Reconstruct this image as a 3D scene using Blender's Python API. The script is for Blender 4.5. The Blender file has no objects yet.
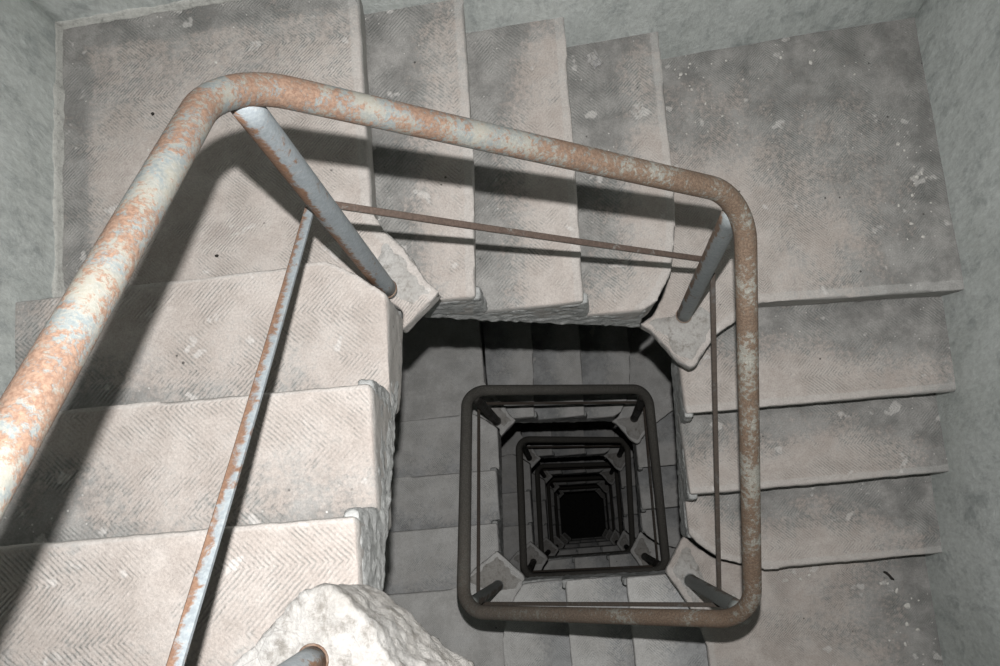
import bpy, bmesh, math, random
import numpy as np
from mathutils import Vector, Matrix, noise

random.seed(7)
SC = bpy.context.scene
COL = SC.collection
PI = math.pi
R = 0.17                      # riser
TURN = 16 * R                 # drop of one full turn of the stair (2.72 m)
N_TURNS = 6

# ------------------------------------------------------------------ helpers
def tag(o, label=None, cat=None, group=None, kind=None):
    if label: o['label'] = label
    if cat: o['category'] = cat
    if group: o['group'] = group
    if kind: o['kind'] = kind
    return o

def empty(name, loc=(0, 0, 0), rz=0.0):
    o = bpy.data.objects.new(name, None)
    o.empty_display_size = 0.1
    COL.objects.link(o)
    o.location = loc
    o.rotation_euler = (0, 0, rz)
    return o

def link(name, me, mat=None, parent=None):
    o = bpy.data.objects.new(name, me)
    COL.objects.link(o)
    if mat: me.materials.append(mat)
    if parent: o.parent = parent
    return o

def copy_tree(o, parent=None):
    c = o.copy()
    COL.objects.link(c)
    if parent: c.parent = parent
    for ch in list(o.children):
        copy_tree(ch, c)
    return c

def prism_bm(poly, ztop, zbot):
    """closed prism over a 2-D polygon; ztop / zbot numbers or functions of (x, y)"""
    ft = ztop if callable(ztop) else (lambda x, y: ztop)
    fb = zbot if callable(zbot) else (lambda x, y: zbot)
    bm = bmesh.new()
    a = [bm.verts.new((x, y, ft(x, y))) for x, y in poly]
    b = [bm.verts.new((x, y, fb(x, y))) for x, y in poly]
    n = len(poly)
    bm.faces.new(a)
    bm.faces.new(b[::-1])
    for i in range(n):
        j = (i + 1) % n
        bm.faces.new((a[j], a[i], b[i], b[j]))
    bmesh.ops.recalc_face_normals(bm, faces=bm.faces)
    bmesh.ops.triangulate(bm, faces=bm.faces)
    return bm

def remeshed(bm, voxel, smooth=2):
    me = bpy.data.meshes.new('tmp')
    bm.to_mesh(me); bm.free()
    o = bpy.data.objects.new('tmp', me)
    COL.objects.link(o)
    md = o.modifiers.new('r', 'REMESH')
    md.mode = 'VOXEL'; md.voxel_size = voxel; md.use_smooth_shade = True
    if smooth:
        ms = o.modifiers.new('s', 'SMOOTH'); ms.factor = 0.5; ms.iterations = smooth
    bpy.context.view_layer.update()
    dg = bpy.context.evaluated_depsgraph_get()
    out = bpy.data.meshes.new_from_object(o.evaluated_get(dg))
    bpy.data.objects.remove(o)
    bpy.data.meshes.remove(me)
    return out

def coords(me):
    a = np.empty(len(me.vertices) * 3, 'f'); me.vertices.foreach_get('co', a)
    return a.reshape(-1, 3)

def normals(me):
    a = np.empty(len(me.vertices) * 3, 'f'); me.vertices.foreach_get('normal', a)
    return a.reshape(-1, 3)

def set_coords(me, a):
    me.vertices.foreach_set('co', np.ascontiguousarray(a, 'f').ravel()); me.update()

def vnoise(co, scale, seed):
    off = Vector((seed * 3.1, seed * 1.7, seed * 5.3))
    return np.array([noise.noise(Vector(c) * scale + off) for c in co.tolist()], 'f')

def roughen(me, amps, seed):
    co, nr = coords(me), normals(me)
    d = np.zeros(len(co), 'f')
    for sc, am in amps:
        d += vnoise(co, sc, seed) * am
        seed += 11
    set_coords(me, co + nr * d[:, None])

def pl_dist(co, line):
    """distance in plan from points to a polyline"""
    p = co[:, :2]
    best = np.full(len(p), 1e9, 'f')
    for (ax, ay), (bx, by) in zip(line[:-1], line[1:]):
        a = np.array((ax, ay)); d = np.array((bx - ax, by - ay))
        t = np.clip(((p - a) @ d) / max(d @ d, 1e-12), 0, 1)
        best = np.minimum(best, np.linalg.norm(p - (a + t[:, None] * d), axis=1))
    return best

def sstep(a, b, x):
    t = np.clip((x - a) / (b - a), 0, 1)
    return t * t * (3 - 2 * t)

def attr(me, name, vals):
    at = me.attributes.new(name, 'FLOAT', 'POINT')
    at.data.foreach_set('value', np.ascontiguousarray(vals, 'f'))

# ------------------------------------------------------------------ materials
class NT:
    def __init__(self, name):
        self.m = bpy.data.materials.new(name)
        self.m.use_nodes = True
        self.t = self.m.node_tree
        self.t.nodes.clear()
        self.out = self.n('ShaderNodeOutputMaterial')
        self.b = self.n('ShaderNodeBsdfPrincipled')
        self.l(self.b.outputs[0], self.out.inputs[0])
    def n(self, kind, **kw):
        x = self.t.nodes.new(kind)
        for k, v in kw.items(): setattr(x, k, v)
        return x
    def l(self, a, b): self.t.links.new(a, b)
    def put(self, sock, v):
        if hasattr(v, 'is_output') or isinstance(v, bpy.types.NodeSocket): self.l(v, sock)
        else: sock.default_value = v
    def math(self, op, a, b=None, c=None, clamp=False):
        x = self.n('ShaderNodeMath', operation=op); x.use_clamp = clamp
        self.put(x.inputs[0], a)
        if b is not None: self.put(x.inputs[1], b)
        if c is not None: self.put(x.inputs[2], c)
        return x.outputs[0]
    def vmath(self, op, a, b):
        x = self.n('ShaderNodeVectorMath', operation=op)
        self.put(x.inputs[0], a); self.put(x.inputs[1], b)
        return x.outputs[0]
    def noise(self, vec, scale, detail=4, rough=0.55, dist=0.0):
        x = self.n('ShaderNodeTexNoise')
        self.l(vec, x.inputs['Vector'])
        x.inputs['Scale'].default_value = scale
        x.inputs['Detail'].default_value = detail
        x.inputs['Roughness'].default_value = rough
        x.inputs['Distortion'].default_value = dist
        return x.outputs[0]
    def voro(self, vec, scale, feature='F1'):
        x = self.n('ShaderNodeTexVoronoi'); x.feature = feature
        self.l(vec, x.inputs['Vector']); x.inputs['Scale'].default_value = scale
        return x.outputs['Distance']
    def remap(self, v, a, b, c=0.0, d=1.0):
        x = self.n('ShaderNodeMapRange'); x.interpolation_type = 'SMOOTHSTEP'
        self.put(x.inputs[0], v)
        for i, k in enumerate((a, b, c, d)): x.inputs[i + 1].default_value = k
        return x.outputs[0]
    def mix(self, f, a, b):
        x = self.n('ShaderNodeMix', data_type='RGBA')
        self.put(x.inputs[0], f)
        for s, v in ((x.inputs[6], a), (x.inputs[7], b)):
            if isinstance(v, tuple): s.default_value = (*v, 1)
            else: self.l(v, s)
        return x.outputs[2]
    def mulcol(self, c, f):
        x = self.n('ShaderNodeMix', data_type='RGBA', blend_type='MULTIPLY')
        x.inputs[0].default_value = 1
        self.l(c, x.inputs[6])
        g = self.n('ShaderNodeCombineColor')
        for i in range(3): self.put(g.inputs[i], f)
        self.l(g.outputs[0], x.inputs[7])
        return x.outputs[2]
    def attr(self, name):
        x = self.n('ShaderNodeAttribute'); x.attribute_name = name
        return x.outputs['Fac']
    def local(self):
        co = self.n('ShaderNodeTexCoord').outputs['Object']
        rnd = self.n('ShaderNodeObjectInfo').outputs['Random']
        s = self.math('MULTIPLY', rnd, 37.0)
        cx = self.n('ShaderNodeCombineXYZ')
        for i in range(3): self.l(s, cx.inputs[i])
        return co, self.vmath('ADD', co, cx.outputs[0])
    def bump(self, h, strength, dist):
        x = self.n('ShaderNodeBump')
        x.inputs['Strength'].default_value = strength
        x.inputs['Distance'].default_value = dist
        self.l(h, x.inputs['Height'])
        self.l(x.outputs[0], self.b.inputs['Normal'])
    def finish(self, col, rough, spec=0.25, metal=0.0):
        self.l(col, self.b.inputs['Base Color'])
        self.put(self.b.inputs['Roughness'], rough)
        self.b.inputs['Specular IOR Level'].default_value = spec
        self.put(self.b.inputs['Metallic'], metal)
        return self.m

def mat_concrete(name, t0, t1, g0, g1):
    N = NT(name)
    co, rc = N.local()
    sep = N.n('ShaderNodeSeparateXYZ'); N.l(co, sep.inputs[0])
    x, y = sep.outputs[0], sep.outputs[1]
    nb = N.noise(rc, 3.2, 6, 0.62)
    nm = N.noise(rc, 13, 6, 0.65)
    nf = N.noise(rc, 85, 5, 0.7)
    nff = N.noise(rc, 260, 3, 0.7)
    # chevron ribs pressed into the cement: rows parallel to the nosing
    wob = N.math('MULTIPLY', N.math('SUBTRACT', nm, 0.5), 0.017)
    tri = N.math('PINGPONG', y, 0.095)
    ph = N.math('ADD', N.math('ADD', x, tri), wob)
    s = N.math('SINE', N.math('MULTIPLY', ph, N.math('MULTIPLY_ADD', N.attr('fine'), 2 * PI / 0.0082 - 2 * PI / 0.0100, 2 * PI / 0.0100)))
    rib = N.math('MULTIPLY_ADD', s, 0.5, 0.5)
    geo = N.n('ShaderNodeNewGeometry')
    sn = N.n('ShaderNodeSeparateXYZ'); N.l(geo.outputs['Normal'], sn.inputs[0])
    top = N.remap(sn.outputs[2], 0.75, 0.95)
    nose = N.attr('nose'); dirt = N.attr('dirt')
    patch = N.math('MULTIPLY', N.remap(N.noise(rc, 8.5, 5, 0.65), 0.38, 0.62), N.remap(nf, 0.34, 0.60))
    keep = N.math('MULTIPLY', N.math('MULTIPLY', top, N.math('SUBTRACT', 1.0, nose)), patch)
    groove = N.math('MULTIPLY', N.math('POWER', N.math('SUBTRACT', 1.0, rib), 2.0), keep)
    # colour
    tan = N.mix(N.remap(nm, 0.3, 0.7), t0, t1)
    grey = N.mix(N.remap(nm, 0.3, 0.7), g0, g1)
    dsum = N.math('ADD', dirt, N.math('MULTIPLY', N.math('SUBTRACT', nb, 0.5), 1.5))
    dsum = N.math('ADD', dsum, N.math('MULTIPLY', N.math('SUBTRACT', nf, 0.5), 1.5))
    dsum = N.math('ADD', dsum, N.math('MULTIPLY', N.math('SUBTRACT', nm, 0.5), 0.9))
    dm = N.remap(dsum, 0.22, 0.82)
    col = N.mix(dm, tan, grey)
    white = N.remap(N.math('ADD', nose, N.math('MULTIPLY', N.math('SUBTRACT', nm, 0.5), 0.8)), 0.45, 0.8)
    col = N.mix(N.math('MULTIPLY', white, 0.30), col, (0.45, 0.445, 0.43))
    col = N.mix(N.math('MULTIPLY', groove, 0.46), col, (0.10, 0.125, 0.12))
    # sides: paler, whitewashed over
    side = N.remap(sn.outputs[2], 0.55, 0.2)
    col = N.mix(N.math('MULTIPLY', side, 0.6), col, (0.37, 0.365, 0.35))
    # specks of plaster and pits
    sp = N.voro(rc, 55)
    spk = N.math('MULTIPLY', N.remap(sp, 0.14, 0.07), N.remap(dsum, 0.3, 0.8))
    spk = N.math('MULTIPLY', spk, N.remap(N.noise(rc, 8, 2), 0.5, 0.62))
    col = N.mix(N.math('MULTIPLY', spk, 0.8), col, (0.62, 0.60, 0.57))
    pit = N.remap(N.voro(rc, 26), 0.10, 0.055)
    pit = N.math('MULTIPLY', pit, N.remap(N.noise(rc, 14, 1), 0.58, 0.66))
    col = N.mix(N.math('MULTIPLY', pit, 0.85), col, (0.05, 0.048, 0.045))
    # pale paint / plaster splashes
    spl = N.math('MULTIPLY', N.remap(N.noise(rc, 17, 3, 0.5), 0.66, 0.71), top)
    col = N.mix(N.math('MULTIPLY', spl, 0.55), col, (0.56, 0.54, 0.52))
    col = N.mulcol(col, N.math('MULTIPLY_ADD', N.math('ADD', N.math('MULTIPLY', nff, 0.6), N.math('MULTIPLY', nf, 0.4)), 1.3, 0.35))
    h = N.math('ADD', N.math('MULTIPLY', groove, -1.0), N.math('MULTIPLY', nf, 0.9))
    h = N.math('ADD', h, N.math('MULTIPLY', nff, 0.5))
    N.bump(h, 0.55, 0.004)
    return N.finish(col, 0.9, 0.2)

def mat_plaster(name, c0, c1, c2, scale=1.0, bumpd=0.012, streak=False, cracks=True):
    N = NT(name)
    co, rc = N.local()
    if streak:
        mp = N.n('ShaderNodeMapping'); N.l(rc, mp.inputs[0])
        mp.inputs['Scale'].default_value = (1.0, 1.0, 0.45)
        rc = mp.outputs[0]
    nb = N.noise(rc, 2.2 * scale, 6, 0.65, 0.3)
    nm = N.noise(rc, 15 * scale, 8, 0.76, 0.25)
    nf = N.noise(rc, 70 * scale, 5, 0.7)
    col = N.mix(N.remap(nb, 0.32, 0.68), c0, c1)
    col = N.mix(N.math('MULTIPLY', N.remap(nm, 0.47, 0.68), 0.85), col, c2)
    crack = N.voro(rc, 9 * scale, 'DISTANCE_TO_EDGE')
    ck = N.math('MULTIPLY', N.remap(crack, 0.02, 0.0), N.remap(nb, 0.52, 0.6))
    if cracks: col = N.mix(N.math('MULTIPLY', ck, 0.35), col, (0.06, 0.06, 0.055))
    col = N.mulcol(col, N.math('MULTIPLY_ADD', nf, 0.8, 0.60))
    h = N.math('ADD', nm, N.math('MULTIPLY', nf, 0.3))
    N.bump(h, 0.6, bumpd)
    return N.finish(col, 0.88, 0.2)

def mat_rust(name, paint, paint2, rust, rust2, amount, rough=0.6):
    N = NT(name)
    co, rc = N.local()
    nb = N.noise(rc, 7, 4, 0.6)
    nm = N.noise(rc, 55, 6, 0.72, 0.4)
    nf = N.noise(rc, 190, 4, 0.7)
    m = N.math('ADD', N.math('MULTIPLY', nb, 0.85), N.math('MULTIPLY', nm, 1.0))
    m = N.math('ADD', m, N.math('MULTIPLY', N.attr('streak'), 0.30))
    m = N.remap(N.math('ADD', m, amount - 0.5), 0.86, 1.06)
    pc = N.mix(N.remap(nf, 0.35, 0.65), paint, paint2)
    rcx = N.mix(N.remap(nf, 0.35, 0.68), rust, rust2)
    col = N.mix(m, pc, rcx)
    col = N.mulcol(col, N.math('MULTIPLY_ADD', nm, 0.7, 0.65))
    h = N.math('ADD', N.math('MULTIPLY', m, 0.6), nf)
    N.bump(h, 0.35, 0.0012)
    rg = N.math('MULTIPLY_ADD', m, 0.3, rough - 0.05)
    return N.finish(col, rg, 0.4)

def mat_pipe():
    N = NT('rusted_pipe_paint')
    co, rc = N.local()
    age = N.attr('age')
    nb = N.noise(rc, 11, 3, 0.5)
    nm = N.noise(rc, 95, 6, 0.75, 0.2)
    nf = N.noise(rc, 240, 4, 0.72)
    m = N.math('ADD', N.math('MULTIPLY', nb, 0.75), N.math('MULTIPLY', nm, 1.15))
    m = N.math('ADD', m, N.math('MULTIPLY', nf, 0.35))
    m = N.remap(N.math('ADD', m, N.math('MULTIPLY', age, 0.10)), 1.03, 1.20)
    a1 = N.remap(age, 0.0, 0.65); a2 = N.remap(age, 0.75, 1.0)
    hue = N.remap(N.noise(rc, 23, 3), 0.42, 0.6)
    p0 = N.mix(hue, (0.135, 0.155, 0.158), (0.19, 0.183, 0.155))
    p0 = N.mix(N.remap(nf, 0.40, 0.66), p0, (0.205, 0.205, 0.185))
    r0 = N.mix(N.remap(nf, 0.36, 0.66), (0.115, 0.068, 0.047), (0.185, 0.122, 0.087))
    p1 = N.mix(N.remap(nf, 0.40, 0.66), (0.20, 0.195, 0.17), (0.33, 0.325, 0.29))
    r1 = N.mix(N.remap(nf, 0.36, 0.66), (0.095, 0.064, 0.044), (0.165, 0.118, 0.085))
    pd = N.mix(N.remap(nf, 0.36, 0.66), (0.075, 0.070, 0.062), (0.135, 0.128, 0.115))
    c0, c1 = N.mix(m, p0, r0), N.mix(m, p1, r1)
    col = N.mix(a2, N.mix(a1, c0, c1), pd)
    col = N.mulcol(col, N.math('MULTIPLY_ADD', nm, 0.8, 0.60))
    h = N.math('ADD', N.math('MULTIPLY', m, 0.5), nf)
    N.bump(h, 0.4, 0.0014)
    return N.finish(col, N.math('MULTIPLY_ADD', m, 0.25, 0.55), 0.35)

M_STEP = mat_concrete('ribbed_tan_concrete', (0.36, 0.32, 0.293), (0.44, 0.402, 0.375), (0.165, 0.162, 0.155), (0.30, 0.292, 0.28))  # tan treads of the upper turn, colour held darker against the close flash
M_STEP_LOW_LIFTED = mat_concrete('ribbed_grey_concrete_lifted', (0.46, 0.45, 0.435), (0.56, 0.553, 0.54), (0.26, 0.263, 0.265), (0.43, 0.433, 0.435))  # greyer lower treads, colour also brightened to make up for flash falloff
M_EDGE = mat_plaster('whitewashed_edge', (0.34, 0.345, 0.34), (0.46, 0.465, 0.455), (0.20, 0.205, 0.20), 2.6, 0.010)
M_MORTAR = mat_plaster('white_mortar', (0.325, 0.31, 0.29), (0.43, 0.42, 0.405), (0.20, 0.185, 0.165), 2.4, 0.014)
M_WALL = mat_plaster('grey_green_plaster', (0.48, 0.51, 0.49), (0.59, 0.62, 0.605), (0.33, 0.355, 0.352), 1.0, 0.012, True, False)
M_FILLET = mat_plaster('pale_plaster_fillet', (0.40, 0.40, 0.375), (0.50, 0.50, 0.47), (0.25, 0.25, 0.235), 3.0, 0.006, False, False)
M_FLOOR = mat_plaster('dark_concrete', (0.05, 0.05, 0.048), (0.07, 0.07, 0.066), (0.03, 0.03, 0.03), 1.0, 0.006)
M_CHIP = mat_plaster('plaster_chip', (0.48, 0.465, 0.435), (0.58, 0.565, 0.53), (0.36, 0.345, 0.32), 8, 0.002)
M_PAPER = mat_plaster('dirty_paper', (0.30, 0.295, 0.29), (0.40, 0.39, 0.37), (0.17, 0.17, 0.19), 9, 0.001, False, False)
M_TWIG = mat_plaster('black_twig', (0.02, 0.018, 0.015), (0.03, 0.028, 0.025), (0.015, 0.014, 0.012), 8, 0.001)
GREY_P, GREY_P2 = (0.195, 0.218, 0.235), (0.25, 0.275, 0.285)
M_RAIL = mat_pipe()
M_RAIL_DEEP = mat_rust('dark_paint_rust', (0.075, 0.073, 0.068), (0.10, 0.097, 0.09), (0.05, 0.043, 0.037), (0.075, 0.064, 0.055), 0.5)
M_POST = mat_rust('grey_blue_paint', GREY_P, GREY_P2, (0.13, 0.07, 0.042), (0.20, 0.115, 0.07), 0.36)
M_POST_MID = mat_rust('slate_paint', (0.20, 0.22, 0.225), (0.25, 0.27, 0.275), (0.13, 0.085, 0.06), (0.17, 0.115, 0.08), 0.30)
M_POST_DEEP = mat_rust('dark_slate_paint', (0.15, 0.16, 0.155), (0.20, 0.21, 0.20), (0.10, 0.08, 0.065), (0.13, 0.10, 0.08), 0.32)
M_BAR_TOP = mat_rust('grey_bar_paint', GREY_P, GREY_P2, (0.125, 0.07, 0.045), (0.18, 0.108, 0.07), 0.36)
M_BAR_RUST = mat_rust('rust_bar', (0.19, 0.19, 0.18), (0.24, 0.235, 0.215), (0.068, 0.048, 0.038), (0.105, 0.075, 0.06), 0.42)
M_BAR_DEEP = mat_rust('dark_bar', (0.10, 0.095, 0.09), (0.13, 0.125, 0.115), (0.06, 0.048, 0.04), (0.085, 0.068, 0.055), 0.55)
M_RING = mat_rust('rust_ring', (0.20, 0.15, 0.115), (0.25, 0.19, 0.15), (0.10, 0.06, 0.04), (0.15, 0.09, 0.06), 0.5)

# ------------------------------------------------------------------ the shaft
XL, XR, YF = -1.066, 1.090, -1.15
ZB, ZT = -N_TURNS * TURN - 1.1, 3.1
def yback(x): return 1.107 + 0.0475 * x

def wall(name, p0, p1, nrm, seed):
    """a plastered wall from plan point p0 to p1, 0.14 m thick, uneven on its inner face"""
    bm = bmesh.new()
    L = math.hypot(p1[0] - p0[0], p1[1] - p0[1])
    nu, nv = max(2, int(L / 0.06)), int((ZT - ZB) / 0.09)
    inner = []
    for j in range(nv + 1):
        z = ZB + (ZT - ZB) * j / nv
        row = []
        for i in range(nu + 1):
            t = i / nu
            x, y = p0[0] + (p1[0] - p0[0]) * t, p0[1] + (p1[1] - p0[1]) * t
            d = 0.007 * noise.noise(Vector((x * 2.3 + seed, y * 2.3, z * 2.0))) + 0.004 * noise.noise(Vector((x * 7 + seed, y * 7, z * 6)))
            row.append(bm.verts.new((x + nrm[0] * d, y + nrm[1] * d, z)))
        inner.append(row)
    for j in range(nv):
        for i in range(nu):
            bm.faces.new((inner[j][i], inner[j][i + 1], inner[j + 1][i + 1], inner[j + 1][i]))
    T = 0.14
    ob = [bm.verts.new((p[0] - nrm[0] * T, p[1] - nrm[1] * T, z)) for z in (ZB, ZT) for p in (p0, p1)]
    bm.faces.new((ob[0], ob[2], ob[3], ob[1]))
    bm.faces.new([*inner[0][::-1], ob[0], ob[1]])
    bm.faces.new([*inner[-1], ob[3], ob[2]])
    bm.faces.new([*[r[0] for r in inner], ob[2], ob[0]])
    bm.faces.new([*[r[-1] for r in inner][::-1], ob[1], ob[3]])
    bmesh.ops.recalc_face_normals(bm, faces=bm.faces)
    for f in bm.faces: f.smooth = len(f.verts) == 4 and f.calc_area() < 0.02
    me = bpy.data.meshes.new(name); bm.to_mesh(me); bm.free()
    tag(link(name, me, M_WALL), kind='structure')

wall('wall_left', (XL, YF - .03), (XL, yback(XL) + .03), (1, 0), 1.0)
wall('wall_back', (XL - .03, yback(XL - .03)), (XR + .03, yback(XR + .03)), (0.0475, -1), 2.0)
wall('wall_right', (XR, yback(XR) + .03), (XR, YF - .03), (-1, 0), 3.0)
wall('wall_front', (XR, YF), (XL, YF), (0, 1), 4.0)
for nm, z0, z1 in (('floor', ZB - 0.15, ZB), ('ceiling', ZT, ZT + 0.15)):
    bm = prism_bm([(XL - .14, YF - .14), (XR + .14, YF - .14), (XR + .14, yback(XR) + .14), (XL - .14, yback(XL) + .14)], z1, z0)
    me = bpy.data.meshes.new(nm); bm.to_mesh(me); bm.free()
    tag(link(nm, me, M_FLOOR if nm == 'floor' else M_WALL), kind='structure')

def fillet(name, p0, p1, nrm, z, w, h, seed):
    """a rough plaster fillet where a landing meets the wall"""
    L = math.hypot(p1[0] - p0[0], p1[1] - p0[1]); n = int(L / 0.012)
    bm = bmesh.new(); rows = []
    for i in range(n + 1):
        t = i / n
        x, y = p0[0] + (p1[0] - p0[0]) * t, p0[1] + (p1[1] - p0[1]) * t
        q = 1 + 0.55 * noise.noise(Vector((x * 9 + seed, y * 9, 0))) + 0.4 * noise.noise(Vector((x * 40 + seed, y * 40, 3)))
        P = lambda o, zz: bm.verts.new((x + nrm[0] * o, y + nrm[1] * o, z + zz))
        rows.append([P(-.01, -.01), P(w * q, -.006), P(w * q * .85, .004), P(w * q * .35, h * q * .5), P(.004, h * q), P(-.01, h * q)])
    for a, b in zip(rows[:-1], rows[1:]):
        for s in range(6): bm.faces.new((a[s], a[(s + 1) % 6], b[(s + 1) % 6], b[s]))
    bm.faces.new(rows[0][::-1]); bm.faces.new(rows[-1])
    bmesh.ops.recalc_face_normals(bm, faces=bm.faces)
    for f in bm.faces: f.smooth = len(f.verts) == 4
    me = bpy.data.meshes.new(name); bm.to_mesh(me); bm.free()
    tag(link(name, me, M_FILLET), kind='structure')
fillet('trim_1', (XL, .385), (XL, yback(XL)), (1, 0), 0.0, .011, .022, 3)
fillet('trim_2', (XL, yback(XL)), (-.40, yback(-.40)), (.0475, -1), 0.0, .011, .018, 8)

# ------------------------------------------------------------------ the stair
# plan lines (from the wall to the well).  Sides 0..3 = left, back, right, front; each flight
# goes down towards the landing of the same number, and the next flight leaves that landing.
W = 1.2
N0 = [  # edge of landing k where the next flight begins
    [(-.366, W), (-.367, .53), (-.347, .492), (-.302, .438), (-.264, .372), (-.236, .338)],
    [(W, .362), (.553, .383), (.487, .342), (.424, .307), (.385, .262), (.363, .232), (.347, .221)],
    [(.366, -W), (.366, -.575), (.345, -.505), (.325, -.447), (.285, -.375), (.262, -.337)],
    [(-W, -.366), (-.53, -.366), (-.49, -.345), (-.44, -.300), (-.38, -.262), (-.340, -.235)]]
N0B = [  # the same edge as the back of the first tread below it, cut off at the well side
    N0[0][:2] + [(-.352, .45), (-.325, .361)],
    N0[1][:2] + [(.45, .352), (.334, .325)],
    N0[2][:2] + [(.352, -.45), (.325, -.354)],
    N0[3][:2] + [(-.45, -.352), (-.327, -.325)]]
N1 = [[(-W, -.121), (-.326, -.123)], [(-.144, W), (-.152, .687), (-.175, .360)], [(W, .111), (.333, .118)], [(.139, -W), (.138, -.352)]]
N2 = [[(-W, .114), (-.325, .107)], [(.097, W), (.084, .657), (.072, .362)], [(W, -.106), (.336, -.109)], [(-.090, -W), (-.075, -.357)]]
N3 = [[(-W, .372), (-.546, .381), (-.43, .384), (-.375, .352), (-.315, .305)],
      [(.353, W), (.339, .632), (.326, .535), (.305, .450), (.262, .380), (.222, .358)],
      [(W, -.343), (.554, -.349), (.491, -.328), (.427, -.308), (.370, -.262), (.338, -.225)],
      [(-.337, -W), (-.332, -.55), (-.310, -.47), (-.27, -.400), (-.235, -.360)]]
CH = [[(-.33, .258)], [(.312, .250), (.250, .338)], [(.325, -.240)], [(-.245, -.335)]]   # well corner of landing k, from N0's tip to N3's end
DIRT = [0.30, 0.66, 0.60, 0.62]
LDIRT = [0.34, 0.62, 0.52, 0.62]

def loc2(k, pts):
    for _ in range(k % 4): pts = [(-y, x) for x, y in pts]
    return pts

def clip_wall(poly):
    """keep a plan polygon inside the shaft, 12 mm let into the walls"""
    out = []
    for x, y in poly:
        x = min(max(x, XL - .012), XR + .012)
        y = max(y, YF - .06)
        y = min(y, yback(x) + .012)
        out.append((x, y))
    return out

def wall_dist(k, co):
    """distance from local points to the nearest of the walls"""
    p = co[:, :2].copy()
    for _ in range(k % 4): p = np.stack([p[:, 1], -p[:, 0]], 1)      # back to the world frame
    return np.minimum.reduce([p[:, 0] - XL, XR - p[:, 0], yback(p[:, 0]) - p[:, 1], p[:, 1] + 1.10])

VOX = 0.0085
def step_mesh(k, i, front, back):
    zt = (3 - i) * R
    back = [(x, y - 0.028) for x, y in loc2(k, back)]              # the tread runs in under the next riser
    for _ in range((4 - k) % 4): back = [(-y, x) for x, y in back]
    poly = clip_wall(front + back[::-1])
    poly = loc2(k, poly)
    fl = loc2(k, front)
    def zb(x, y): return zt - 0.205 + (fl[0][1] - y) * 0.32
    bm = prism_bm(poly, zt, zb)
    me = remeshed(bm, VOX, 1)
    roughen(me, ((7, 0.0022), (38, 0.0016)), 3 + i + 5 * k)
    co = coords(me)
    dn = pl_dist(co, fl)
    cut = np.clip((zt - co[:, 2]) / 0.19, 0, 1) * sstep(0.07, 0.02, dn)
    co[:, 1] -= 0.019 * cut
    set_coords(me, co)
    wd = wall_dist(k, co)
    attr(me, 'nose', sstep(0.014, 0.007, dn) if k == 0 else sstep(0.032, 0.018, dn))
    d = DIRT[k] * (0.25 + 0.95 * sstep(0.05, 0.19, dn)) + 0.35 * sstep(0.40, 0.02, wd) + 0.25 * sstep(0.07, 0.03, wd) + 0.22 * sstep(0.195, 0.23, dn)
    attr(me, 'dirt', d)
    return me

def edge_mesh(k, seed):
    """rough coat of whitewash and plaster over the cut ends of the steps, on the well side"""
    lines = [loc2(k, l) for l in (N0[(k + 3) % 4], N1[k], N2[k], N3[k])]
    xi = max(l[-1][0] for l in lines[1:3])
    ys = [l[-1][1] for l in lines]
    ys[0] = -0.26 if k == 0 else -0.315
    prof = []
    tops = [3 * R, 2 * R, R]
    for s in range(3):
        a, b = ys[s], ys[s + 1]
        prof += [(a + (0.0 if s == 0 else 0.012), tops[s] - 0.016), (b + 0.010, tops[s] - 0.020)]
    bot = [(ys[3] + 0.004, -0.045), (ys[0], 0.36)]
    bm = bmesh.new()
    pr = prof + bot
    a = [bm.verts.new((xi - 0.030, y, z)) for y, z in pr]
    b = [bm.verts.new((xi + (-0.001 if i < len(prof) else 0.004), y, z)) for i, (y, z) in enumerate(pr)]
    bm.faces.new(a); bm.faces.new(b[::-1])
    for i in range(len(pr)):
        j = (i + 1) % len(pr)
        bm.faces.new((a[j], a[i], b[i], b[j]))
    bmesh.ops.recalc_face_normals(bm, faces=bm.faces)
    bmesh.ops.triangulate(bm, faces=bm.faces)
    me = remeshed(bm, 0.007, 2)
    roughen(me, ((12, 0.002), (48, 0.0034), (115, .0026)), seed)
    return me

def landing_mesh(k):
    back = N3[k]
    poly = clip_wall(N0[k] + CH[k] + back[::-1] + [{0: (-W, W), 1: (W, W), 2: (W, -W), 3: (-W, -W)}[k]])
    poly = loc2(k, poly)
    chl = [loc2(k, N0[k])[-1]] + loc2(k, CH[k]) + [loc2(k, back)[-1]]
    def zb(x, y):
        d = pl_dist(np.array([[x, y, 0.0]]), chl)[0]
        return -0.055 - min(0.13, d * 1.5)
    me = remeshed(prism_bm(poly, 0.0, zb), VOX, 1)
    roughen(me, ((6, 0.0025), (35, 0.0016)), 40 + k)
    co = coords(me)
    dn = pl_dist(co, loc2(k, N0[k][:-2]))
    cut = np.clip(-co[:, 2] / 0.19, 0, 1) * sstep(0.07, 0.02, dn)
    co[:, 0] -= 0.025 * cut
    set_coords(me, co)
    dn = pl_dist(co, loc2(k, N0[k]))
    wd = wall_dist(k, co)
    attr(me, 'nose', sstep(0.034, 0.020, dn))
    attr(me, 'fine', np.ones(len(co)))
    inner = np.hypot(co[:, 0] + .30, co[:, 1] - .30)
    d = 0.05 + LDIRT[k] * (0.85 * sstep(0.50, 0.05, wd) + 0.35 * sstep(0.15, 0.75, inner)) + 0.40 * sstep(0.09, 0.05, wd)
    attr(me, 'dirt', d)
    return me

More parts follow.
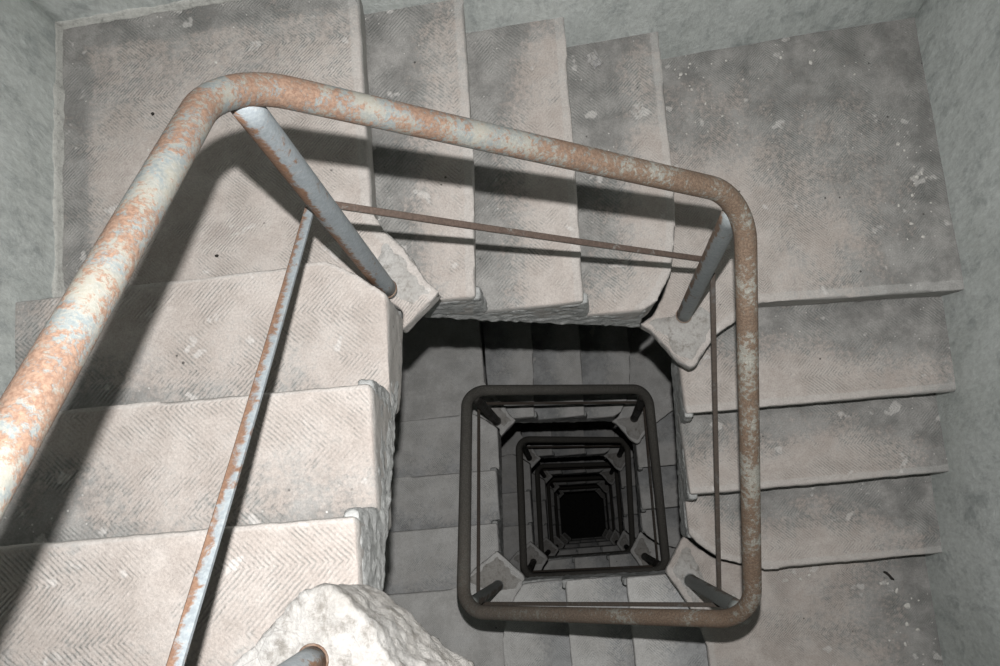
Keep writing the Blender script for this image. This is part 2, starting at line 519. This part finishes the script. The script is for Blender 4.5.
def mound_mesh(poly, apex, h, seed, voxel=0.007, amps=((14, 0.010), (45, 0.005)), sink=0.05, fall=0.16):
    """a trowelled heap of mortar over a plan polygon, highest round apex"""
    bm = prism_bm(poly, 0.003, -sink)
    me = remeshed(bm, voxel, 3)
    co = coords(me)
    r = np.hypot(co[:, 0] - apex[0], co[:, 1] - apex[1])
    up = sstep(-sink * .5, 0.01, co[:, 2])
    co[:, 2] += up * h * np.exp(-(r / fall) ** 2)
    set_coords(me, co)
    co = coords(me)
    ed = pl_dist(co, poly + poly[:1])
    co[:, 2] -= 0.012 * sstep(0.035, 0.0, ed) * (co[:, 2] > -0.01)
    set_coords(me, co)
    roughen(me, amps, seed)
    return me

ORD = ['uppermost', 'second', 'third', 'fourth', 'fifth', 'sixth', 'seventh']
SIDE = ['left', 'back', 'right', 'near']
CORNER = ['far left', 'far right', 'near right', 'near left']
STEP0 = {}
flights, landings = [], []
for k in range(4):
    f = empty('stair_flight', (0, 0, -4 * R * k), -k * PI / 2)
    for i, (a, b) in enumerate(((N1[k], N0B[(k + 3) % 4]), (N2[k], N1[k]), (N3[k], N2[k]))):
        link('step', step_mesh(k, i, a, b), M_STEP, f)
    link('plaster_edge', edge_mesh(k, 60 + k), M_EDGE, f)
    flights.append(f)
    l = empty('stair_landing', (0, 0, -4 * R * k), -k * PI / 2)
    link('slab', landing_mesh(k), M_STEP, l)
    tip = loc2(k, N0[k][-4:]) + loc2(k, CH[k])
    n3 = loc2(k, N3[k])[-2:][::-1]
    poly = [(x, y) for x, y in tip + n3] + [(-.405, .395), (-.37, .45)]
    cx = sum(p[0] for p in poly) / len(poly); cy = sum(p[1] for p in poly) / len(poly)
    poly = [(cx + (x - cx) * 0.99, cy + (y - cy) * 0.99) for x, y in poly]
    link('mortar_block', mound_mesh(poly, (-.335, .35), 0.005, 80 + k, 0.006, ((12, 0.004), (45, 0.004), (90, .002)), 0.03), M_MORTAR, l)
    landings.append(l)

FL_LABEL = [
    'ribbed tan concrete stair flight descending along the left wall, crossed by the thick handrail shadow',
    'concrete stair flight along the back wall of the uppermost turn, under the rusty sloping handrail',
    'grey ribbed concrete stair flight along the right wall beside the vertical brown handrail',
    'concrete stair flight crossed by the lowest run of the large handrail, near the bottom edge']
LA_LABEL = [
    'concrete corner landing at top left with diagonal ribs and a curved handrail shadow',
    'large dusty concrete corner landing at top right, dark grey toward the walls',
    'grey concrete corner landing at bottom right with pale splashes beside the right wall',
    'concrete corner landing at bottom left of the second handrail loop, behind the white mortar block']
G_F, G_L = 'stair flights around the well', 'corner landings around the well'
for k in range(4):
    tag(flights[k], FL_LABEL[k], 'stair flight', G_F)
    tag(landings[k], LA_LABEL[k], 'landing', G_L)
def regrade(o):  # swap treads and slabs to the grey concrete brightened against flash falloff
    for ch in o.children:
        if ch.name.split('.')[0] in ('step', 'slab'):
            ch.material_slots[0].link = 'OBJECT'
            ch.material_slots[0].material = M_STEP_LOW_LIFTED
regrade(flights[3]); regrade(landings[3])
def down(t): return ['', 'second', 'third', 'fourth', 'fifth', 'sixth', 'seventh'][t]
for t in range(1, N_TURNS):
    for k in range(4):
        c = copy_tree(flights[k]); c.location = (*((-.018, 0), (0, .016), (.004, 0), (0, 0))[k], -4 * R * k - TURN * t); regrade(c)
        tag(c, 'dim grey concrete stair flight on the %s side of the %s turn down the well' % (SIDE[k], down(t)), 'stair flight', G_F)
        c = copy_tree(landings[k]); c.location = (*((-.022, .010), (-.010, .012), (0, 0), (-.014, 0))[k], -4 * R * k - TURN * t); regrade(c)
        tag(c, 'dim grey concrete landing in the %s corner of the %s turn down the well' % (CORNER[k], down(t)), 'landing', G_L)
# the part of the stair just above the uppermost turn: the landing by the lens and the flight behind it
l = empty('stair_landing', (0, 0, 4 * R), -3 * PI / 2)
sl = landings[3].children[0].copy(); COL.objects.link(sl); sl.parent = l
def to3(pts): return loc2(3, pts)
top = [(-.56, -.378), (-.47, -.316), (-.422, -.274), (-.372, -.228), (-.345, -.217), (-.327, -.219), (-.307, -.234), (-.277, -.275), (-.250, -.326),
       (-.235, -.40), (-.30, -.50), (-.50, -.50)]
bot = [(-.56, -.385), (-.47, -.322), (-.422, -.280), (-.372, -.238), (-.345, -.228), (-.318, -.231), (-.289, -.246), (-.227, -.304), (-.163, -.353),
       (-.155, -.44), (-.30, -.52), (-.50, -.52)]
ztop = [.004, .006, .008, .010, .012, .014, .016, .014, .012, .006, 0, 0]
bm = bmesh.new()
va = [bm.verts.new((x, y, z)) for (x, y), z in zip(to3(top), ztop)]
vb = [bm.verts.new((x, y, -.185)) for x, y in to3(bot)]
cv = bm.verts.new((*to3([(-.335, -.315)])[0], .020))
for i in range(12):
    j = (i + 1) % 12
    bm.faces.new((va[i], va[j], cv)); bm.faces.new((va[j], va[i], vb[i], vb[j]))
bm.faces.new(vb[::-1])
bmesh.ops.recalc_face_normals(bm, faces=bm.faces)
bmesh.ops.triangulate(bm, faces=bm.faces)
mb = remeshed(bm, 0.006, 2)
roughen(mb, ((11, 0.004), (30, 0.0045), (75, 0.0040)), 95)
tag(link('mortar_block', mb, M_MORTAR, l), label='rough whitewashed mortar block')
tag(l, 'near corner landing with a rough whitewashed mortar block at the bottom edge of the photo', 'landing', G_L)
c = copy_tree(flights[3]); c.location = (0, -.055, 4 * R)
tag(c, 'concrete stair flight beneath the camera, just beyond the bottom edge of the photo', 'stair flight', G_F)

# ------------------------------------------------------------------ the railing
HR = 0.9367
CORN = {-2: (.386, -.41), -1: (-.420, -.404), 0: (-.370, .405), 1: (.371, .397), 2: (.386, -.417), 3: (-.376, -.393),
        4: (-.381, .380), 5: (.357, .405), 6: (.398, -.419), 7: (-.355, -.424), 8: (-.357, .419), 9: (.371, .404), 10: (.355, -.395)}
def corner(j):
    s = j % 4
    d = ((-.370, .405), (.371, .400), (.372, -.405), (-.370, -.405))[s]
    x, y = CORN.get(j, d)
    return Vector((x, y, HR - 4 * R * j))
JMAX = N_TURNS * 4 - 1
def rail_path():
    """points of the bent pipe with the run parameter j (corner number) of each"""
    pts = []
    pv = [(j, corner(j)) for j in range(-2, JMAX + 1)]
    pts.append((pv[0][0], pv[0][1]))
    for n in range(1, len(pv) - 1):
        j, c = pv[n]
        a, b = pv[n - 1][1], pv[n + 1][1]
        da, db = (a - c).normalized(), (b - c).normalized()
        r = 0.095
        p0, p3 = c + da * r, c + db * r
        p1, p2 = c + da * r * .44, c + db * r * .44
        last = pts[-1]
        for s in range(1, 9):                                   # straight run up to the bend
            pts.append((last[0] + (j - .06 - last[0]) * s / 8, last[1].lerp(p0, s / 8)))
        for s in range(1, 13):
            t = s / 12
            q = p0 * (1 - t) ** 3 + 3 * p1 * t * (1 - t) ** 2 + 3 * p2 * t * t * (1 - t) + p3 * t ** 3
            pts.append((j - .06 + .12 * t, q))
    last = pts[-1]
    for s in range(1, 9): pts.append((last[0] + (pv[-1][0] - last[0]) * s / 8, last[1].lerp(pv[-1][1], s / 8)))
    return pts

def sweep(points, rad, seg=20, cap=True):
    bm = bmesh.new()
    rings = []
    n = len(points)
    up = Vector((0, 0, 1))
    for i, p in enumerate(points):
        t = (points[min(i + 1, n - 1)] - points[max(i - 1, 0)]).normalized()
        u = t.cross(up if abs(t.z) < 0.95 else Vector((1, 0, 0))).normalized()
        v = u.cross(t).normalized()
        rr = rad(i) if callable(rad) else rad
        rings.append([bm.verts.new(p + u * math.cos(2 * PI * s / seg) * rr + v * math.sin(2 * PI * s / seg) * rr) for s in range(seg)])
    for a, b in zip(rings[:-1], rings[1:]):
        for s in range(seg):
            bm.faces.new((a[s], a[(s + 1) % seg], b[(s + 1) % seg], b[s]))
    if cap:
        bm.faces.new(rings[0][::-1]); bm.faces.new(rings[-1])
    bmesh.ops.recalc_face_normals(bm, faces=bm.faces)
    for f in bm.faces: f.smooth = len(f.verts) == 4
    return bm

def bm_mesh(name, bm):
    me = bpy.data.meshes.new(name); bm.to_mesh(me); bm.free()
    return me

RAIL = tag(empty('stair_railing', (0, 0, 0)), 'rusty pipe railing winding down around the square stairwell on grey posts', 'railing')
path = rail_path()
CUTS = [(-2, 2.86)]
a = 2.86
while a < JMAX:
    CUTS.append((a, min(a + 4, JMAX))); a += 4
RAD = 0.0212
def at_j(j):
    for (ja, pa), (jb, pb) in zip(path[:-1], path[1:]):
        if ja <= j <= jb: return pa.lerp(pb, (j - ja) / (jb - ja) if jb > ja else 0)
    return path[-1][1]
def j_of(p):
    i = min(range(len(path)), key=lambda q: (path[q][1] - p).length_squared)
    return path[i][0]
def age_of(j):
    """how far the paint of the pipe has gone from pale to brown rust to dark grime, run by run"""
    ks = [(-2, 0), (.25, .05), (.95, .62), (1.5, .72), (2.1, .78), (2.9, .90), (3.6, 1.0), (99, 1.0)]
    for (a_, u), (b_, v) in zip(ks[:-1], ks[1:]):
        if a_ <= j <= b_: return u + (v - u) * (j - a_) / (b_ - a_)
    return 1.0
for j0, j1 in CUTS:
    pj = [(j0, at_j(j0))] + [(j, p) for j, p in path if j0 + .002 < j < j1 - .002] + [(j1, at_j(j1))]
    me = bm_mesh('handrail', sweep([p for _, p in pj], RAD, 24, False))
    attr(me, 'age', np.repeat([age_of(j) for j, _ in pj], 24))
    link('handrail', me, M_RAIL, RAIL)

def cyl_between(a, b, r, seg=20, nz=10):
    return sweep([a.lerp(b, i / nz) for i in range(nz + 1)], r, seg)

def ring_bm(c, ax, r, t):
    bm = bmesh.new()
    ax = ax.normalized()
    u = ax.orthogonal().normalized(); v = ax.cross(u)
    rings = []
    for i in range(20):
        d = u * math.cos(2 * PI * i / 20) + v * math.sin(2 * PI * i / 20)
        rings.append([bm.verts.new(c + d * (r + t * math.cos(2 * PI * s / 8)) + ax * t * 1.3 * math.sin(2 * PI * s / 8)) for s in range(8)])
    for i in range(20):
        for s in range(8):
            bm.faces.new((rings[i][s], rings[(i + 1) % 20][s], rings[(i + 1) % 20][(s + 1) % 8], rings[i][(s + 1) % 8]))
    bmesh.ops.recalc_face_normals(bm, faces=bm.faces)
    for f in bm.faces: f.smooth = True
    return bm

BFOOT = {-1: (-.352, -.312), 0: (-.343, .352), 1: (.342, .366), 2: (.339, -.370), 3: (-.345, -.368), 4: (-.348, .352), 5: (.335, .372), 6: (.345, -.372)}
def post_ends(j):
    d = ((-.343, .357), (.342, .362), (.342, -.368), (-.345, -.368))[j % 4]
    x, y = BFOOT.get(j, d)
    foot = Vector((x, y, -4 * R * j + 0.004))
    c = corner(j)
    bend = at_j(j)
    q = 1.06 if j == 0 else .97
    head = Vector((x + (bend.x - x) * q, y + (bend.y - y) * q, bend.z - 0.008))
    return foot, head
for j in range(-1, JMAX):
    foot, head = post_ends(j)
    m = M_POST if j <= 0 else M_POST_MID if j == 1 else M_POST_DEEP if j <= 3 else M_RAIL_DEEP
    me = bm_mesh('baluster', cyl_between(foot, head, 0.0200, 20, 14))
    sd = np.array(((-.75, -.65, 0), (-.9, .4, 0), (.6, .8, 0), (.8, -.6, 0))[j % 4], 'f')
    attr(me, 'streak', sstep(0.35, 0.8, normals(me) @ sd))
    b = link('baluster', me, m, RAIL)
    rg = link('foot_ring', bm_mesh('foot_ring', ring_bm(foot + Vector((0, 0, .018)), head - foot, 0.0201, 0.0020)), M_RING if j <= 1 else m, b)
    if j <= 0: rg['label'] = 'rust ring round the post foot'

def bar_bm(a, b, w, h):
    d = (b - a).normalized()
    u = d.cross(Vector((0, 0, 1))).normalized(); v = u.cross(d)
    bm = bmesh.new()
    n = 14
    rings = []
    for i in range(n + 1):
        t = i / n
        p = a.lerp(b, t) - Vector((0, 0, 1)) * 0.006 * math.sin(PI * t)
        c = .0016
        prof = [(-w + c, -h), (w - c, -h), (w, -h + c), (w, h - c), (w - c, h), (-w + c, h), (-w, h - c), (-w, -h + c)]
        rings.append([bm.verts.new(p + u * q + v * r_) for q, r_ in prof])
    for r0, r1 in zip(rings[:-1], rings[1:]):
        for s in range(8): bm.faces.new((r0[s], r0[(s + 1) % 8], r1[(s + 1) % 8], r1[s]))
    bm.faces.new(rings[0][::-1]); bm.faces.new(rings[-1])
    bmesh.ops.recalc_face_normals(bm, faces=bm.faces)
    return bm
# height of the middle bar on the two posts of each run (share of the post's height)
MID = {-1: (.45, .54), 0: (.51, .545), 1: (.44, .46), 2: (.56, .60), 3: (.50, .55)}
OUT = [Vector((-1, 0, 0)), Vector((0, 1, 0)), Vector((1, 0, 0)), Vector((0, -1, 0))]
for j in range(-1, JMAX - 1):
    f0, h0 = post_ends(j); f1, h1 = post_ends(j + 1)
    s0, s1 = MID.get(j, (.5, .5))
    o = OUT[(j + 1) % 4] * (0.030 if j == -1 else 0.0205 if j == 0 else 0.027)                    # the bars are welded to the outer faces of the posts
    a, b = f0.lerp(h0, s0) + o, f1.lerp(h1, s1) + o
    m = M_BAR_TOP if j == -1 else M_BAR_RUST if j == 0 else M_BAR_DEEP
    d = (b - a).normalized() * 0.012
    me = bm_mesh('midrail', bar_bm(a - d, b + d, 0.0082 if j == -1 else 0.0062, 0.0042))
    idx = np.arange(len(me.vertices)) % 8
    attr(me, 'streak', np.isin(idx, (0, 5, 6, 7) if j == -1 else (3, 4, 5, 6)) * (1.0 if j < 1 else 0.4))
    link('midrail', me, m, RAIL)

# ------------------------------------------------------------------ litter on the stair
def chip_mesh(seed, s, flat=0.55):
    rnd = random.Random(seed)
    bm = bmesh.new()
    bmesh.ops.create_icosphere(bm, subdivisions=2, radius=1.0)
    sx, sy = rnd.uniform(.7, 1.4), rnd.uniform(.6, 1.0)
    for v in bm.verts:
        q = 1 + 0.45 * noise.noise(v.co * 1.6 + Vector((seed * 2.3, 0, 0)))
        v.co = Vector((v.co.x * sx * q, v.co.y * sy * q, max(v.co.z, -.6) * flat * q)) * s
    z0 = min(v.co.z for v in bm.verts)
    for v in bm.verts: v.co.z -= z0
    return bm_mesh('plaster_chip', bm)

CHIPS = [  # x, y, landing/tread height, size, where
    (.705, 1.085, -4 * R, .0085, 'tr'), (.785, 1.060, -4 * R, .0080, 'tr'), (.800, 1.095, -4 * R, .0070, 'tr'), (.635, 1.030, -4 * R, .0060, 'tr'),
    (.420, 1.070, -4 * R, .0080, 'tr'), (.445, 1.020, -4 * R, .0065, 'tr'), (.900, 1.010, -4 * R, .0060, 'tr'), (1.020, .690, -4 * R, .0100, 'tr'), (1.000, .640, -4 * R, .0085, 'tr'),
    (.985, .560, -4 * R, .0085, 'tr'), (.960, .615, -4 * R, .0070, 'tr'), (1.010, .52, -4 * R, .0080, 'tr'), (.985, .790, -4 * R, .0090, 'tr'), (1.000, .770, -4 * R, .0070, 'tr'),
    (1.035, .700, -4 * R, .0070, 'tr'), (.520, .930, -4 * R, .0060, 'tr'), (.560, .905, -4 * R, .0055, 'tr'),
    (-.86, .73, 0, .0055, 'tl'), (-.70, .92, 0, .0050, 'tl'), (-.93, .55, 0, .0055, 'tl'), (-.72, .80, 0, .0045, 'tl'),
    (.985, -.455, -8 * R, .0110, 'br'), (1.010, -.505, -8 * R, .0130, 'br'), (1.000, -.560, -8 * R, .0100, 'br'), (.940, -.430, -8 * R, .0085, 'br'),
    (.985, -.620, -8 * R, .0095, 'br'), (1.030, -.580, -8 * R, .0090, 'br'), (.690, -.395, -8 * R, .0120, 'br'), (.720, -.385, -8 * R, .0080, 'br')]
rc_ = random.Random(21)
for _ in range(22):
    CHIPS.append((.405 + abs(rc_.gauss(0, .09)), 1.10 - abs(rc_.gauss(0, .16)), -4 * R, rc_.uniform(.0030, .0060), 'tr'))
for _ in range(10):
    CHIPS.append((rc_.uniform(.95, 1.05), rc_.uniform(.45, .85), -4 * R, rc_.uniform(.0030, .0055), 'tr'))
for _ in range(8):
    CHIPS.append((rc_.uniform(.93, 1.05), rc_.uniform(-.70, -.42), -8 * R, rc_.uniform(.0040, .0075), 'br'))
CH_LABEL = {'tr': 'white plaster chip lying on the dusty top right corner landing',
            'tl': 'white plaster chip lying on the ribbed top left corner landing',
            'br': 'pale plaster chip lying on the bottom right corner landing'}
CH_GROUP = {'tr': 'plaster chips on the top right landing', 'tl': 'plaster chips on the top left landing', 'br': 'plaster chips on the bottom right landing'}
for i, (x, y, z, s, w) in enumerate(CHIPS):
    o = link('plaster_chip', chip_mesh(i + 1, s * .62), M_CHIP)
    o.location = (x, y, z - 0.0005); o.rotation_euler = (0, 0, i * 1.7)
    tag(o, CH_LABEL[w], 'plaster chip', CH_GROUP[w])
bm = bmesh.new()
bmesh.ops.create_grid(bm, x_segments=14, y_segments=18, size=1.0)
for v in bm.verts:
    p = v.co.copy()
    v.co = Vector((p.x * .017 * (1 + .3 * noise.noise(p * 1.7)), p.y * .022 * (1 + .3 * noise.noise(p * 2.1 + Vector((4, 0, 0)))),
                   .007 + .010 * noise.noise(p * 1.5 + Vector((0, 7, 2))) + .004 * noise.noise(p * 4)))
bmesh.ops.solidify(bm, geom=bm.faces[:], thickness=.0006)
z0 = min(v.co.z for v in bm.verts)
for v in bm.verts: v.co.z -= z0
ps = link('paper_scrap', bm_mesh('paper_scrap', bm), M_PAPER)
ps.location = (.170, 1.062, -3 * R); ps.rotation_euler = (0, 0, .5)
tag(ps, 'small crumpled pale paper scrap on the third step down the back flight', 'paper scrap')
for i, (x, y, lb) in enumerate(((-.848, .814, 'tiny black pebble on the top left landing, on the ribs near the handrail bend'),
                               (-.712, .469, 'tiny black pebble on the top left landing, inside the handrail bend'))):
    o = link('pebble', chip_mesh(60 + i, .0042, .8), M_TWIG)
    o.location = (x, y, -0.0005); tag(o, lb, 'pebble')
tw = link('twig', bm_mesh('twig', sweep([Vector((-.016, .014, .004)), Vector((-.008, .010, .006)), Vector((0, .001, .005)), Vector((.006, -.009, .006)), Vector((.013, -.013, .004))], lambda i: (.003, .0045, .004, .0045, .0025)[i], 8)), M_TWIG)
tw.location = (.968, -.408, -8 * R)
tag(tw, 'small black crooked twig on the bottom right landing below the last step', 'twig')

# ------------------------------------------------------------------ camera and light
CAM = ((0.0218429, -0.1711659, 2.0630107), 1013.1386, (0.1887847, 0.0833341, -0.0861104))
ax, ay, az = CAM[2]
Mr = Matrix.Rotation(az, 4, 'Z') @ Matrix.Rotation(ay, 4, 'Y') @ Matrix.Rotation(ax, 4, 'X')
cd = bpy.data.cameras.new('camera')
cam = bpy.data.objects.new('camera', cd)
COL.objects.link(cam)
cd.sensor_width = 36.0
cd.lens = CAM[1] * 36.0 / 1000.0
cd.clip_start = 0.02
cam.matrix_world = Matrix.Translation(CAM[0]) @ Mr
SC.camera = cam

# the camera's own flash, 16 cm above the lens: the only lamp in the stairwell
ld = bpy.data.lights.new('camera_flash', 'SPOT')
ld.energy = 300.0
ld.color = (1.0, 0.988, 0.975)
ld.shadow_soft_size = 0.012
ld.spot_size = math.radians(100)
ld.spot_blend = 1.0
lo = bpy.data.objects.new('camera_flash', ld)
COL.objects.link(lo)
fpos = Vector(CAM[0]) + Mr.to_3x3() @ Vector((0, .150, 0.03))
aim = Mr.to_3x3() @ Vector((.05, -.17, -1.0))             # the flash head points a little down into the well
lo.location = fpos
lo.rotation_euler = aim.to_track_quat('-Z', 'Y').to_euler()

w = bpy.data.worlds.new('world'); SC.world = w
w.use_nodes = True
w.node_tree.nodes['Background'].inputs[0].default_value = (0.5, 0.55, 0.6, 1)
w.node_tree.nodes['Background'].inputs[1].default_value = 0.0

SC.cycles.max_bounces = 12; SC.cycles.diffuse_bounces = 8
vs = SC.view_settings
SC.display_settings.display_device = 'sRGB'
vs.view_transform = 'Standard'; vs.look = 'None'; vs.exposure = 0.0; vs.gamma = 1.0
vs.use_curve_mapping = False
